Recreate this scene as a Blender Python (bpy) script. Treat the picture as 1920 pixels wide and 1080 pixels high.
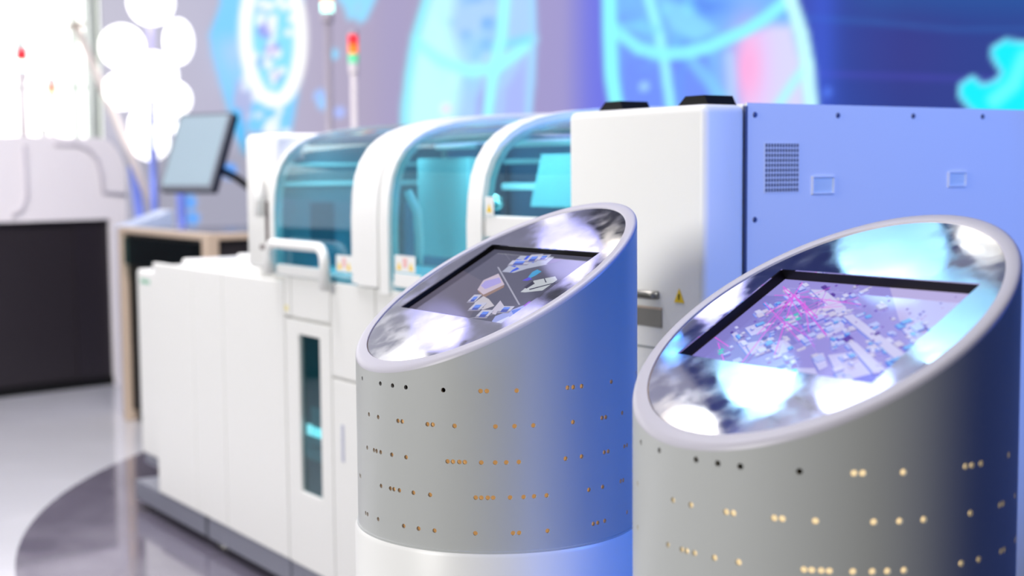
import bpy, bmesh, math, random
import numpy as np
from mathutils import Vector, Matrix
from mathutils.geometry import delaunay_2d_cdt
random.seed(7)
C = bpy.context.scene.collection
S = bpy.context.scene
for o in list(bpy.data.objects): bpy.data.objects.remove(o)

def lin(c):
    return tuple((x/12.92 if x <= .04045 else ((x+.055)/1.055)**2.4) for x in c[:3])

# ------------------------------------------------------------------ camera
cam = bpy.data.cameras.new('camera'); co = bpy.data.objects.new('camera', cam); C.objects.link(co)
cam.lens = 50; cam.sensor_width = 36; cam.clip_start = .05; cam.clip_end = 100
PITCH = math.atan(220/2667); ROLL = .008
R0 = Vector((1, 0, 0)); U0 = Vector((0, math.sin(PITCH), math.cos(PITCH))); B0 = Vector((0, -math.cos(PITCH), math.sin(PITCH)))
rx = R0*math.cos(ROLL) - U0*math.sin(ROLL); ux = R0*math.sin(ROLL) + U0*math.cos(ROLL)
co.matrix_world = Matrix(((rx.x, ux.x, B0.x, 0), (rx.y, ux.y, B0.y, 0), (rx.z, ux.z, B0.z, 1.25), (0, 0, 0, 1)))
cam.dof.use_dof = True; cam.dof.focus_distance = 2.08; cam.dof.aperture_fstop = 2.8
S.camera = co
S.view_settings.view_transform = 'Standard'; S.view_settings.look = 'None'
S.view_settings.exposure = 0.0; S.view_settings.gamma = 1.0; S.view_settings.use_curve_mapping = False

# ------------------------------------------------------------------ world and lights
w = bpy.data.worlds.new('world'); S.world = w; w.use_nodes = True
w.node_tree.nodes['Background'].inputs[0].default_value = (.72, .76, .9, 1)
w.node_tree.nodes['Background'].inputs[1].default_value = .06

def aim(o, p, t):
    o.location = p
    o.rotation_euler = (Vector(t)-Vector(p)).to_track_quat('-Z', 'Y').to_euler()
def area(name, p, t, sx, sy, power, col):
    l = bpy.data.lights.new(name, 'AREA'); l.shape = 'RECTANGLE'; l.size = sx; l.size_y = sy
    l.energy = power; l.color = col; o = bpy.data.objects.new(name, l); C.objects.link(o); aim(o, p, t); return o
def spot(name, p, t, power, col, ang, blend=.4, rad=.15):
    l = bpy.data.lights.new(name, 'SPOT'); l.spot_size = math.radians(ang); l.spot_blend = blend
    l.energy = power; l.color = col; l.shadow_soft_size = rad
    o = bpy.data.objects.new(name, l); C.objects.link(o); aim(o, p, t); return o
area('hall_light_left', (-5.4, -1.75, 3.0), (-.1, 3.2, .8), 2.3, 2.2, 362, (1, .98, .95))
area('ceiling_light_front', (-1.2, 3.0, 4.4), (-.6, 3.6, 0), 3.0, 2.0, 66, (.96, .93, 1))
area('fill_light_left', (-1.2, 4.2, 4.6), (-2.9, 8.0, .6), 2.0, 1.2, 240, (1, .96, .97))  # unseen lamp added to brighten the rounded machine at the far left
spot('white_fill_spot', (2.6, -.3, 3.6), (.85, 2.95, 1.15), 260, (.85, .88, 1), 25, .6)  # unseen lamp added to whiten the instrument cabinet's side, kept off the near kiosk
spot('unseen_blue_spot', (3.2, 1.1, 2.3), (.5, 2.66, .95), 350, (.01, .18, 1), 35, .35)

spot('unseen_blue_spot', (3.4, 1.5, 2.0), (.37, 1.69, .9), 75, (.01, .14, 1), 17, .5)  # second blue lamp, unseen, added to tint the near kiosk's right side

# ------------------------------------------------------------------ materials
MATS = {}
def P(name, col, rough=.45, metal=0, spec=.5, emit=None, es=0, bump=None, rnoise=None, coat=0):
    m = bpy.data.materials.new(name); m.use_nodes = True; nt = m.node_tree; b = nt.nodes['Principled BSDF']
    b.inputs['Base Color'].default_value = (*lin(col), 1)
    b.inputs['Roughness'].default_value = rough; b.inputs['Metallic'].default_value = metal
    b.inputs['Specular IOR Level'].default_value = spec; b.inputs['Coat Weight'].default_value = coat
    if emit: b.inputs['Emission Color'].default_value = (*lin(emit), 1); b.inputs['Emission Strength'].default_value = es
    tc = nt.nodes.new('ShaderNodeTexCoord')
    if bump:
        n = nt.nodes.new('ShaderNodeTexNoise'); n.inputs['Scale'].default_value = bump[0]; n.inputs['Detail'].default_value = bump[2] if len(bump) > 2 else 3
        bp = nt.nodes.new('ShaderNodeBump'); bp.inputs['Distance'].default_value = bump[1]; bp.inputs['Strength'].default_value = 1
        nt.links.new(tc.outputs['Object'], n.inputs['Vector']); nt.links.new(n.outputs['Fac'], bp.inputs['Height']); nt.links.new(bp.outputs['Normal'], b.inputs['Normal'])
    if rnoise:
        n = nt.nodes.new('ShaderNodeTexNoise'); n.inputs['Scale'].default_value = rnoise[0]; n.inputs['Detail'].default_value = 6
        r = nt.nodes.new('ShaderNodeMapRange'); r.inputs[1].default_value = .35; r.inputs[2].default_value = .7; r.inputs[3].default_value = rnoise[1]; r.inputs[4].default_value = rnoise[2]
        nt.links.new(tc.outputs['Object'], n.inputs['Vector']); nt.links.new(n.outputs['Fac'], r.inputs[0]); nt.links.new(r.outputs[0], b.inputs['Roughness'])
    MATS[name] = m; return m
def glass(name, tint, gl=.12, rough=.03):
    m = bpy.data.materials.new(name); m.use_nodes = True; nt = m.node_tree; nt.nodes.clear()
    out = nt.nodes.new('ShaderNodeOutputMaterial'); mx = nt.nodes.new('ShaderNodeMixShader')
    tr = nt.nodes.new('ShaderNodeBsdfTransparent'); tr.inputs[0].default_value = (*lin(tint), 1)
    g = nt.nodes.new('ShaderNodeBsdfGlossy'); g.inputs['Roughness'].default_value = rough; g.inputs[0].default_value = (1, 1, 1, 1)
    f = nt.nodes.new('ShaderNodeLayerWeight'); f.inputs[0].default_value = .5; pw = nt.nodes.new('ShaderNodeMath'); pw.operation = 'POWER'; pw.inputs[1].default_value = 4.5
    ma = nt.nodes.new('ShaderNodeMath'); ma.operation = 'MULTIPLY_ADD'; ma.inputs[1].default_value = .85; ma.inputs[2].default_value = .04
    nt.links.new(f.outputs['Facing'], pw.inputs[0]); nt.links.new(pw.outputs[0], ma.inputs[0]); nt.links.new(ma.outputs[0], mx.inputs[0]); nt.links.new(tr.outputs[0], mx.inputs[1]); nt.links.new(g.outputs[0], mx.inputs[2])
    nt.links.new(mx.outputs[0], out.inputs[0]); MATS[name] = m; return m
def vcol_mat(name, strength, rough=.4, spec=.3, base=(.02, .02, .03)):
    m = bpy.data.materials.new(name); m.use_nodes = True; nt = m.node_tree; b = nt.nodes['Principled BSDF']
    a = nt.nodes.new('ShaderNodeAttribute'); a.attribute_name = 'art'
    b.inputs['Base Color'].default_value = (*base, 1); b.inputs['Roughness'].default_value = rough; b.inputs['Specular IOR Level'].default_value = spec
    nt.links.new(a.outputs['Color'], b.inputs['Emission Color']); b.inputs['Emission Strength'].default_value = strength
    MATS[name] = m; return m

white = P('white_enamel', (.93, .93, .915), .42, bump=(60, .0001))
white2 = P('white_plastic', (.95, .95, .94), .35)
sidewhite = P('white_side_panel', (.93, .93, .93), .4)
seamg = P('seam_grey', (.62, .64, .64), .6)
plinth = P('plinth_grey', (.52, .53, .58), .35, .2)
black = P('black_plastic', (.02, .02, .025), .5, spec=.3)
dark = P('dark_panel', (.16, .145, .16), .45)
pillar = P('pillar_grey_paint', (.755, .765, .76), .36, bump=(900, .00004))
rimm = P('pillar_rim_paint', (.76, .75, .79), .4)
mirror = P('polished_steel', (.93, .93, .94), .05, 1.0, bump=(5, .0007, 2), rnoise=(30, .02, .12))
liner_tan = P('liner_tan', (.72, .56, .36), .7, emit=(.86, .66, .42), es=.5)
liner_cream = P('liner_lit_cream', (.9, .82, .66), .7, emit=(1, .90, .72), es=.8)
teal = glass('teal_glass', (.68, .87, .905))
tealpane = glass('teal_dark_glass', (.66, .80, .82))
steel = P('brushed_steel', (.62, .61, .58), .3, .9)
beige = P('beige_frame', (.78, .70, .62), .45)
yellow = P('warning_yellow', (.95, .80, .05), .5)
redm = P('warning_red', (.94, .74, .73), .5)
inner = P('interior_white', (.90, .92, .92), .5)
innerd = P('interior_grey', (.30, .36, .40), .5)
aqua = P('aqua_panel', (.72, .87, .88), .45)
rail = P('white_streak_glow', (.96, .98, .98), .2, emit=(.8, 1, 1), es=.25)  # slight glow put into the white so rails and streaks look lit

# ------------------------------------------------------------------ mesh helpers
def obj(name, bm, mat, parent=None, smooth=False, off=None, angle=None):
    if off is not None: bmesh.ops.translate(bm, vec=Vector(off)*-1, verts=bm.verts)
    bmesh.ops.recalc_face_normals(bm, faces=bm.faces)
    me = bpy.data.meshes.new(name); bm.to_mesh(me); bm.free()
    for m in (mat if isinstance(mat, (list, tuple)) else [mat]): me.materials.append(m)
    if smooth:
        for p in me.polygons: p.use_smooth = True
        if angle: me.set_sharp_from_angle(angle=math.radians(angle))
    o = bpy.data.objects.new(name, me); C.objects.link(o)
    if parent: o.parent = parent
    return o
def bx(bm, x0, x1, y0, y1, z0, z1, bev=0, seg=2):
    r = bmesh.ops.create_cube(bm, size=1)['verts']
    for v in r: v.co = Vector(((x0+x1)/2+v.co.x*(x1-x0), (y0+y1)/2+v.co.y*(y1-y0), (z0+z1)/2+v.co.z*(z1-z0)))
    if bev:
        es = list({e for v in r for e in v.link_edges})
        bmesh.ops.bevel(bm, geom=es, offset=bev, segments=seg, affect='EDGES', profile=.5)
    return bm
def box(*a, **k): return bx(bmesh.new(), *a, **k)
def prism(bm, pts, axis, a, b):
    """extrude a polygon of 2-D points along an axis from a to b; pts fill the two other axes in order"""
    def v(p, t):
        if axis == 'x': return (t, p[0], p[1])
        if axis == 'y': return (p[0], t, p[1])
        return (p[0], p[1], t)
    A_ = [bm.verts.new(v(p, a)) for p in pts]; B_ = [bm.verts.new(v(p, b)) for p in pts]
    bm.faces.new(A_); bm.faces.new(B_)
    n = len(pts)
    for i in range(n): bm.faces.new((A_[i], A_[(i+1) % n], B_[(i+1) % n], B_[i]))
    return bm
def strip(bm, prof, t0, t1, thick):
    """a bent sheet: (y, z) profile swept from x=t0 to x=t1 with thickness towards the inside"""
    n = len(prof); inn = []
    for i, (y, z) in enumerate(prof):
        a = prof[max(i-1, 0)]; b = prof[min(i+1, n-1)]; dy, dz = b[0]-a[0], b[1]-a[1]; L = math.hypot(dy, dz)
        inn.append((y+dz/L*thick, z-dy/L*thick))
    return prism(bm, prof+inn[::-1], 'x', t0, t1)
def tube(bm, pts, r, seg=12, cap=True):
    pts = [Vector(p) for p in pts]; rings = []
    prev = None
    for i, p in enumerate(pts):
        d = (pts[min(i+1, len(pts)-1)]-pts[max(i-1, 0)]).normalized()
        if prev is None: prev = d.orthogonal().normalized()
        prev = (prev-d*prev.dot(d)).normalized(); q = d.cross(prev)
        rr = r[i] if isinstance(r, (list, tuple)) else r
        rings.append([bm.verts.new(p+(prev*math.cos(2*math.pi*k/seg)+q*math.sin(2*math.pi*k/seg))*rr) for k in range(seg)])
    for a, b in zip(rings, rings[1:]):
        for k in range(seg): bm.faces.new((a[k], a[(k+1) % seg], b[(k+1) % seg], b[k]))
    if cap: bm.faces.new(rings[0]); bm.faces.new(rings[-1])
    return bm
def lathe(bm, prof, seg=48, cx=0, cy=0):
    rings = [[bm.verts.new((cx+r*math.cos(2*math.pi*k/seg), cy+r*math.sin(2*math.pi*k/seg), z)) for k in range(seg)] for r, z in prof]
    for a, b in zip(rings, rings[1:]):
        for k in range(seg): bm.faces.new((a[k], a[(k+1) % seg], b[(k+1) % seg], b[k]))
    bm.faces.new(rings[0]); bm.faces.new(rings[-1]); return bm
def ball(bm, c, r, sx=1, sy=1, sz=1):
    v = bmesh.ops.create_uvsphere(bm, u_segments=32, v_segments=20, radius=r)['verts']
    for q in v: q.co = Vector((c[0]+q.co.x*sx, c[1]+q.co.y*sy, c[2]+q.co.z*sz))
    return bm
def tag(o, label, cat, group=None, kind=None):
    if label: o['label'] = label
    if cat: o['category'] = cat
    if group: o['group'] = group
    if kind: o['kind'] = kind
    return o
def empty(name, loc, rz, label, cat, group=None):
    o = bpy.data.objects.new(name, None); o.empty_display_size = .1; C.objects.link(o)
    o.location = loc; o.rotation_euler = (0, 0, rz); return tag(o, label, cat, group)
def struct(name, bm, m, smooth=False):
    o = obj(name, bm, m, smooth=smooth); o['kind'] = 'structure'; return o

# a point seen at photo position (px, py) on the upright plane at distance Y
def P3(px, py, Y):
    a, b = (px-960)/2667, (540-py)/2667
    d = rx*a+ux*b-B0
    return Vector((0, 0, 1.25))+d*(Y/d.y)

# the machine row's own frame: x runs along the fronts (far left to near right), y into the machines
ROW = Vector((-1.2749, 5.036, 0)); RZ = math.radians(-56.211)
UX = Vector((math.cos(RZ), math.sin(RZ), 0)); VX = Vector((-math.sin(RZ), math.cos(RZ), 0))
class Row:
    def __init__(s, name, t, v, z, label, cat, group=None):
        s.off = (t, v, z); s.e = empty(name, ROW+UX*t+VX*v+Vector((0, 0, z)), RZ, label, cat, group)
    def part(s, name, bm, m, smooth=False, parent=None, angle=None):
        return obj(name, bm, m, parent or s.e, smooth, s.off, angle)
HOLES=[(0.932, [-79.9, -66.8, -50.6, -43.1, -36.1, -19.7, -5.4, -3.1, 8.0, 28.1, 30.6, 34.5, 50.7, 77.5]), (0.88, [-83.6, -60.0, -52.5, -40.4, -38.2, -26.4, -24.2, -15.4, -0.0, 7.1, 14.2, 30.4, 44.9, 47.1, 58.8]), (0.827, [-83.6, -62.3, -56.1, -54.1, -51.1, -44.1, -36.5, -18.3, -16.2, -13.7, -11.6, -5.4, -0.2, 3.9, 8.6, 27.1, 34.3, 46.2, 48.6, 60.7, 63.2]), (0.775, [-73.5, -71.7, -51.2, -45.2, -43.2, -40.2, -33.2, -25.7, -7.6, -5.5, -3.1, -1.1, 5.2, 10.3, 14.3, 19.2, 37.8, 45.2, 57.4, 59.6]), (0.722, [-83.6, -65.2, -63.0, -53.7, -38.2, -31.0, -24.0, -7.9, 6.2, 8.5, 19.5, 40.0, 42.4, 46.4, 63.1])]
ART1=[
 ((.62,.62,.68),[(-0.0869, 0.0585), (-0.0823, 0.059), (0.1077, -0.0328), (0.1048, -0.0342)]),
 ((.55,.55,.6),[(0.016, -0.0894), (0.0758, -0.0647), (0.0781, -0.0663), (0.0184, -0.091)]),
 ((.4,.4,.45),[(-0.1232, 0.1008), (-0.1208, 0.101), (-0.079, 0.0823), (-0.0813, 0.0821)]),
 ((.66,.68,.76),[(-0.0553, 0.0465), (-0.0679, 0.097), (0.0252, 0.1021), (0.0357, 0.0792), (-0.001, 0.0625), (-0.0205, 0.0473)]),
 ((.1,.3,.85),[(-0.0556, 0.0653), (-0.0638, 0.0864), (-0.048, 0.0861), (-0.0382, 0.0632)]),
 ((.1,.3,.85),[(-0.0431, 0.0844), (-0.0495, 0.0986), (-0.0321, 0.1), (-0.0269, 0.0826)]),
 ((.1,.3,.85),[(-0.0199, 0.0811), (-0.0231, 0.097), (-0.0078, 0.0956), (-0.0051, 0.0797)]),
 ((.1,.3,.85),[(-0.0346, 0.0539), (-0.0322, 0.0633), (-0.0196, 0.0597), (-0.0304, 0.0452)]),
 ((.35,.3,.42),[(0.0314, 0.0788), (0.0271, 0.097), (0.0584, 0.0986), (0.0467, 0.0855)]),
 ((.2,.6,.8),[(0.0322, 0.0397), (0.0246, 0.0545), (0.0283, 0.0628), (0.0463, 0.0583), (0.0453, 0.0463), (0.0404, 0.0354)]),
 ((.3,.25,.8),[(0.0294, 0.029), (0.0344, 0.0399), (0.0501, 0.0354), (0.0434, 0.0295)]),
 ((.74,.76,.78),[(0.0659, -0.0015), (0.0591, 0.0323), (0.0962, 0.0491), (0.1129, 0.0408), (0.1132, 0.0093), (0.0774, -0.001)]),
 ((.12,.12,.2),[(0.0577, 0.0117), (0.0575, 0.0306), (0.0718, 0.0245), (0.0687, 0.009)]),
 ((.15,.15,.25),[(0.0762, 0.0403), (0.0781, 0.041), (0.096, 0.0313), (0.0942, 0.0301)]),
 ((.15,.15,.25),[(0.0761, 0.0088), (0.1162, 0.0336), (0.1193, 0.0319), (0.0808, 0.0064)]),
 ((.76,.70,.76),[(-0.0523, -0.0091), (-0.0725, 0.0178), (-0.0578, 0.0408), (-0.0005, 0.0127), (-0.0175, -0.0205)]),
 ((.55,.44,.38),[(-0.0523, -0.0091), (-0.0175, -0.0205), (-0.0005, 0.0127), (0.0079, 0.0048), (-0.0047, -0.0276), (-0.0403, -0.0155)]),
 ((.64,.6,.85),[(-0.0582, 0.0023), (-0.0646, 0.016), (-0.0405, 0.0303), (-0.0155, 0.0172), (-0.034, -0.0054)]),
 ((.75,.73,.76),[(-0.012, -0.0429), (-0.0125, -0.024), (0.0119, -0.0296), (0.0499, -0.0447), (0.0359, -0.0576), (0.0126, -0.0574)]),
 ((.5,.45,.45),[(0.0126, -0.0574), (0.0226, -0.0484), (0.0295, -0.0525), (0.0208, -0.0612)]),
 ((.75,.73,.8),[(0.0622, -0.0628), (0.0455, -0.0292), (0.0734, -0.0414), (0.0822, -0.0658)]),
 ((.6,.64,.88),[(0.0957, -0.0822), (0.0868, -0.069), (0.1158, -0.0346), (0.1522, -0.0152), (0.1656, -0.0288), (0.1384, -0.0718), (0.1365, -0.0958), (0.1175, -0.0941)]),
 ((.3,.45,.85),[(0.1067, -0.0505), (0.1202, -0.0413), (0.1408, -0.0524), (0.1287, -0.0613)]),
 ((.8,.82,.95),[(0.1084, -0.0826), (0.1186, -0.0643), (0.1291, -0.0685), (0.1218, -0.0887)]),
 ((.6,.3,.85),[(0.1189, -0.0352), (0.1172, -0.0218), (0.1323, -0.0227), (0.1315, -0.0359)]),
 ((.1,.3,.85),[(0.1502, -0.0067), (0.1444, 0.017), (0.1495, 0.0201), (0.1568, 0.0126)]),
 ((.08,.08,.12),[(0.1475, -0.0168), (0.1405, 0.0043), (0.1482, 0.0018), (0.1525, -0.0137)]),
]
ART2=[
 [(0.0038, 0.0298), (0.0148, 0.0353), (0.1417, -0.0284), (0.1342, -0.0387)],
 [(-0.0916, 0.0796), (-0.0687, 0.0811), (-0.0061, 0.0485), (-0.0045, 0.0337), (-0.045, 0.0527)],
 [(-0.1375, -0.0288), (-0.1318, -0.0243), (-0.0709, -0.0568), (-0.0736, -0.0661)],
 [(0.0524, -0.0217), (0.0634, -0.0189), (0.1411, -0.0616), (0.1258, -0.0676)],
 [(-0.0967, -0.0452), (-0.0762, -0.0344), (-0.0574, -0.0511), (-0.0671, -0.065)],
 [(-0.06, -0.0441), (-0.0458, -0.027), (-0.0151, -0.0415), (-0.0259, -0.0577)],
 [(-0.0149, 0.0123), (0.0059, 0.0252), (0.0232, 0.0081), (0.013, -0.0128)],
 [(0.016, -0.0123), (0.0362, 0.0004), (0.0557, -0.0155), (0.033, -0.0286)],
 [(0.0901, 0.0275), (0.1039, 0.0342), (0.1448, 0.008), (0.1318, -0.0031)],
 [(0.0169, -0.0503), (0.0314, -0.043), (0.0574, -0.0662), (0.0524, -0.0762)],
 [(-0.1256, -0.0141), (-0.1106, 0.0036), (-0.0875, -0.0135), (-0.1009, -0.0282)],
 [(0.0139, -0.0789), (0.0433, -0.0734), (0.0715, -0.095), (0.05, -0.0971)],
 [(0.0407, -0.0461), (0.0803, -0.03), (0.1329, -0.061), (0.0966, -0.09)],
]
ML=[(-0.1049, 0.0621), (-0.1121, 0.0138), (-0.1364, 0.0584), (-0.0892, 0.0746), (-0.0287, 0.0203), (-0.0888, -0.0289), (0.013, -0.0128), (-0.0602, -0.0928), (-0.0643, 0.0409), (-0.1332, -0.0563), (-0.0866, -0.0929), (-0.1396, 0.0797), (-0.1164, 0.0931), (-0.0284, -0.063), (0.0121, 0.0558)]

# ================================================================== the hall
floor_m = P('floor_white_gloss', (.84, .84, .86), .09, spec=.8, bump=(1.5, .0015), rnoise=(3, .06, .2))
floor_d = P('floor_dark_gloss', (.46, .44, .50), .08, spec=1.0, coat=.6, rnoise=(4, .05, .25))
ceil_m = P('ceiling_grey', (.62, .62, .68), .7)
wall_m = P('wall_white', (.93, .94, .93), .6)
wall_dark = P('wall_dark_blue', (.06, .08, .2), .7)
mull = P('mullion_white', (.84, .87, .84), .5)
glow = P('window_daylight', (1, 1, 1), .5, emit=(1, 1, .985), es=1.45)
struct('floor', box(-9, 9, -3, 10.4, -.1, 0), floor_m)
b = bmesh.new()
seg = [b.verts.new((1.43+3.2*math.cos(a), 5.5+3.2*math.sin(a), .002)) for a in [math.radians(k*2.5) for k in range(144)]]
lo = [b.verts.new((v.co.x, v.co.y, .0005)) for v in seg]
b.faces.new(seg); b.faces.new(lo)
for i in range(144): b.faces.new((seg[i], seg[(i+1) % 144], lo[(i+1) % 144], lo[i]))
struct('floor_inlay', b, floor_d)
struct('floor_bounce_damper', box(-9, 9, -3, 3.4, .0005, .004), P('bounce_damper_dark', (.20, .20, .22), .9))  # unseen dark sheet added to cut floor bounce onto the kiosks
struct('ceiling', box(-9, 9, -1.0, 10.4, 4.9, 5.0), ceil_m)
b = bmesh.new(); bx(b, -2.85, 9, 10.1, 10.4, 0, 4.9); bx(b, -9, -2.85, 10.3, 10.4, 0, 4.9)
struct('trim_7', box(-1.15, .85, 5.7, 6.6, 4.87, 4.9), P('ceiling_patch_navy', (.12, .18, .42), .6)); struct('trim_8', box(-1.9, -1.05, 7.75, 8.5, 4.87, 4.9), P('ceiling_patch_grey', (.25, .25, .29), .6))  # unseen dark ceiling patches added for the steel plates to mirror
struct('wall_back', b, wall_m)
struct('wall_right', box(8.9, 9, -3, 10.1, 0, 4.9), wall_dark)
struct('wall_left', box(-9, -8.9, -3, 10.3, 0, 4.9), wall_m)
# bright window front on the left
wn = struct('window_1', box(-8.9, -2.95, 10.22, 10.28, .1, 4.8), glow)
b = bmesh.new()
for x in (-8.2, -7.4, -6.6, -5.8, -5.0, -4.2, -3.46, -3.08): bx(b, x-.016, x+.016, 10.12, 10.2, .1, 4.8)
for z in (.1, 1.86, 3.3): bx(b, -8.9, -2.95, 10.13, 10.19, z-.012, z+.012)
o = struct('window_1_frame', b, mull); o.parent = wn; del o['kind']; o.name = 'window_frame'
struct('trim_1', box(-2.95, -2.89, 9.95, 10.1, 0, 4.9, .01), mull)

# ------------------------------------------------------------------ the LED video wall
def seg_dist(X, Z, pts):
    d = np.full(X.shape, 1e9)
    for (x0, y0), (x1, y1) in zip(pts, pts[1:]):
        dx, dy = x1-x0, y1-y0; L = dx*dx+dy*dy+1e-9
        t = np.clip(((X-x0)*dx+(Z-y0)*dy)/L, 0, 1)
        d = np.minimum(d, np.hypot(X-x0-t*dx, Z-y0-t*dy))
    return d
def inside(X, Z, pts):
    c = np.zeros(X.shape, bool); n = len(pts)
    for i in range(n):
        (x0, y0), (x1, y1) = pts[i], pts[(i+1) % n]
        if y0 == y1: continue
        c ^= ((y0 > Z) != (y1 > Z)) & (X < (x1-x0)*(Z-y0)/(y1-y0)+x0)
    return c
rng = np.random.RandomState(3)
def vnoise(X, Z, s):
    n = rng.rand(90, 90); x = (X/s) % 88; z = (Z/s) % 88
    i, j = x.astype(int), z.astype(int); f, g = x-i, z-j; f = f*f*(3-2*f); g = g*g*(3-2*g)
    return (n[i, j]*(1-f)+n[i+1, j]*f)*(1-g)+(n[i, j+1]*(1-f)+n[i+1, j+1]*f)*g
# u, v: art units on the wall, 267 to the metre, v downwards from a line 2.45 m above the floor
WX0, WX1, WZ0, WZ1 = -2.84, 7.4, .12, 4.6
NX, NZ = 430, 190
gx = np.linspace(WX0, WX1, NX); gz = np.linspace(WZ0, WZ1, NZ)
GX, GZ = np.meshgrid(gx, gz, indexing='ij')
U = 961+GX*269.5; W = (2.45-GZ)*267.5; W = W-.008*(U-960)
def mixc(col, c, a):
    for k in range(3): col[..., k] = col[..., k]*(1-a)+c[k]*a
def stroke(col, pts, wd, c, a=1, soft=6): mixc(col, c, a*np.clip((wd/2+soft-seg_dist(U, W, pts))/soft/1.2, 0, 1))
def poly(col, pts, c, a=1, soft=8):
    d = seg_dist(U, W, pts+[pts[0]]); ins = inside(U, W, pts)
    mixc(col, c, a*np.clip(np.where(ins, .5+d/soft, .5-d/soft), 0, 1))
col = np.zeros(U.shape+(3,))
stops = [(200, (.74, .73, .79)), (450, (.70, .69, .78)), (700, (.66, .62, .72)), (860, (.62, .59, .74)), (1060, (.61, .58, .78)), (1150, (.42, .44, .86)), (1450, (.30, .32, .74)), (1560, (.17, .27, .62)), (1700, (.17, .23, .54)), (1950, (.16, .26, .56)), (3000, (.14, .2, .5))]  # greys at the left end put the overexposed haze into the picture
for k in range(3): col[..., k] = np.interp(U, [s[0] for s in stops], [s[1][k] for s in stops])
nz1 = vnoise(U+400, W+2000, 60); nz2 = vnoise(U+400, W+2000, 22); nz3 = vnoise(U+400, W+2000, 150)
mixc(col, (.30, .22, .52), np.clip((U-1500)/150, 0, 1)*np.clip(nz3*1.5-.5, 0, 1)*.35)
mixc(col, (.14, .42, .68), np.clip((U-1550)/100, 0, 1)*np.clip((60-W)/80, 0, 1)*.5)
stroke(col, [(1500, 38), (1640, 46), (1790, 60), (2100, 58)], 3, (.2, .5, .8), .35)
stroke(col, [(1500, 140), (1800, 150), (2100, 148)], 3, (.35, .3, .8), .4)
mixc(col, (.50, .50, .85), .12*np.exp(-((U-740)/45)**2)*(W < 260)); mixc(col, (.30, .36, .95), .3*np.exp(-((U-1120)/35)**2))
mixc(col, (.25, .38, .9), .5*np.exp(-((U-1545)/30)**2))
CY = (.62, 1.0, 1.0); WH = (.92, 1, 1.0); BL = (.45, .68, 1.0)
# figure: left hip view
t1 = [(850, -90), (822, -40), (807, 0), (783, 75), (774, 124), (762, 210), (758, 300), (995, 300), (997, 225), (1003, 150), (1006, 75), (1004, 0), (1000, -90)]
poly(col, t1, (.66, .82, 1.0), .95, 10)
poly(col, [(845, -60), (812, 10), (790, 80), (772, 160), (765, 300), (840, 300), (862, 200), (872, 140), (850, 60), (860, -60)], (.76, 1.0, 1.0), .92, 26)
poly(col, [(895, 300), (900, 190), (915, 120), (935, 170), (925, 300)], (.62, .55, .86), .75, 18)
poly(col, [(938, 300), (950, 170), (990, 110), (992, 300)], (.64, .64, .93), .6, 16)
mixc(col, (.36, .62, .92), .9*np.clip(nz2*2.6-1.1, 0, 1)*np.exp(-(((U-895)/42)**2+((W-70)/75)**2)))
mixc(col, (.72, 1, 1), .85*np.clip(nz1*2.4-.9, 0, 1)*np.exp(-(((U-900)/40)**2+((W-85)/70)**2)))
stroke(col, [(789, 85), (830, 118), (886, 137), (935, 131), (980, 98), (1002, 78)], 15, CY, .9, 7)
stroke(col, [(935, 92), (965, 84), (1000, 76)], 12, (.5, .85, 1), .8, 6)
stroke(col, [(955, -90), (952, 0), (945, 75), (927, 150), (917, 230), (914, 300)], 15, CY, .95, 6)
stroke(col, t1[0:7], 9, (.55, .95, 1), .9, 8)
stroke(col, [(1000, -90), (1004, 0), (1006, 75), (1002, 150), (994, 225), (990, 300)], 6, (.62, .85, 1), .9, 6)
# figure: right hip view
t2 = [(1145, -90), (1146, 0), (1147, 70), (1151, 153), (1162, 215), (1170, 320), (1530, 320), (1526, 200), (1519, 130), (1508, 70), (1484, 0), (1465, -60), (1455, -90)]
poly(col, t2, (.46, .72, 1), .95, 8)
poly(col, [(1170, 40), (1210, 90), (1260, 110), (1330, 100), (1350, 320), (1200, 320), (1165, 180)], (.42, .52, .96), .8, 20)
poly(col, [(1395, 70), (1450, 50), (1490, 50), (1515, 140), (1522, 320), (1420, 320), (1395, 200)], (.86, .84, 1.0), .95, 24)
mixc(col, (1, .66, .86), .9*np.exp(-(((U-1405)/36)**2+((W-130)/85)**2)))
mixc(col, (.28, .44, .9), .6*np.exp(-(((U-1320)/50)**2+((W-15)/22)**2)))
mixc(col, (.5, .88, 1), .9*np.clip(nz2*2.4-1.1, 0, 1)*np.exp(-(((U-1270)/70)**2+((W-50)/60)**2)))
mixc(col, (.3, .4, .85), .7*np.clip(nz1*2.4-1.3, 0, 1)*np.exp(-(((U-1260)/60)**2+((W-40)/60)**2)))
poly(col, [(1235, 0), (1290, 15), (1350, 62), (1310, 78), (1265, 60)], (.55, .88, 1), .7, 14)
stroke(col, [(1215, -90), (1220, 0), (1240, 70), (1250, 120), (1263, 210), (1266, 320)], 13, CY, .85, 7)
stroke(col, [(1299, 115), (1330, 150), (1360, 190)], 16, (.5, .8, 1), .75, 8)
stroke(col, [(1289, 110), (1278, 160), (1284, 220)], 8, (.4, .6, 1), .6, 8)
stroke(col, [(1372, 110), (1376, 150), (1378, 215)], 13, (.7, .85, 1), .6, 8)
stroke(col, [(1160, 62), (1202, 95), (1245, 106), (1290, 103), (1330, 93), (1401, 62), (1440, 38), (1484, 2)], 17, (.55, .96, 1), .95, 7)
stroke(col, [(1150, 55), (1200, 55), (1235, 60)], 12, (.5, .85, 1), .6, 8)
stroke(col, [(1520, 120), (1490, 160), (1460, 205)], 10, CY, .7, 9)
stroke(col, t2[0:6], 20, (.55, 1, 1), .95, 7)
stroke(col, t2[7:], 20, (.78, 1, 1), .95, 7)
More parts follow.
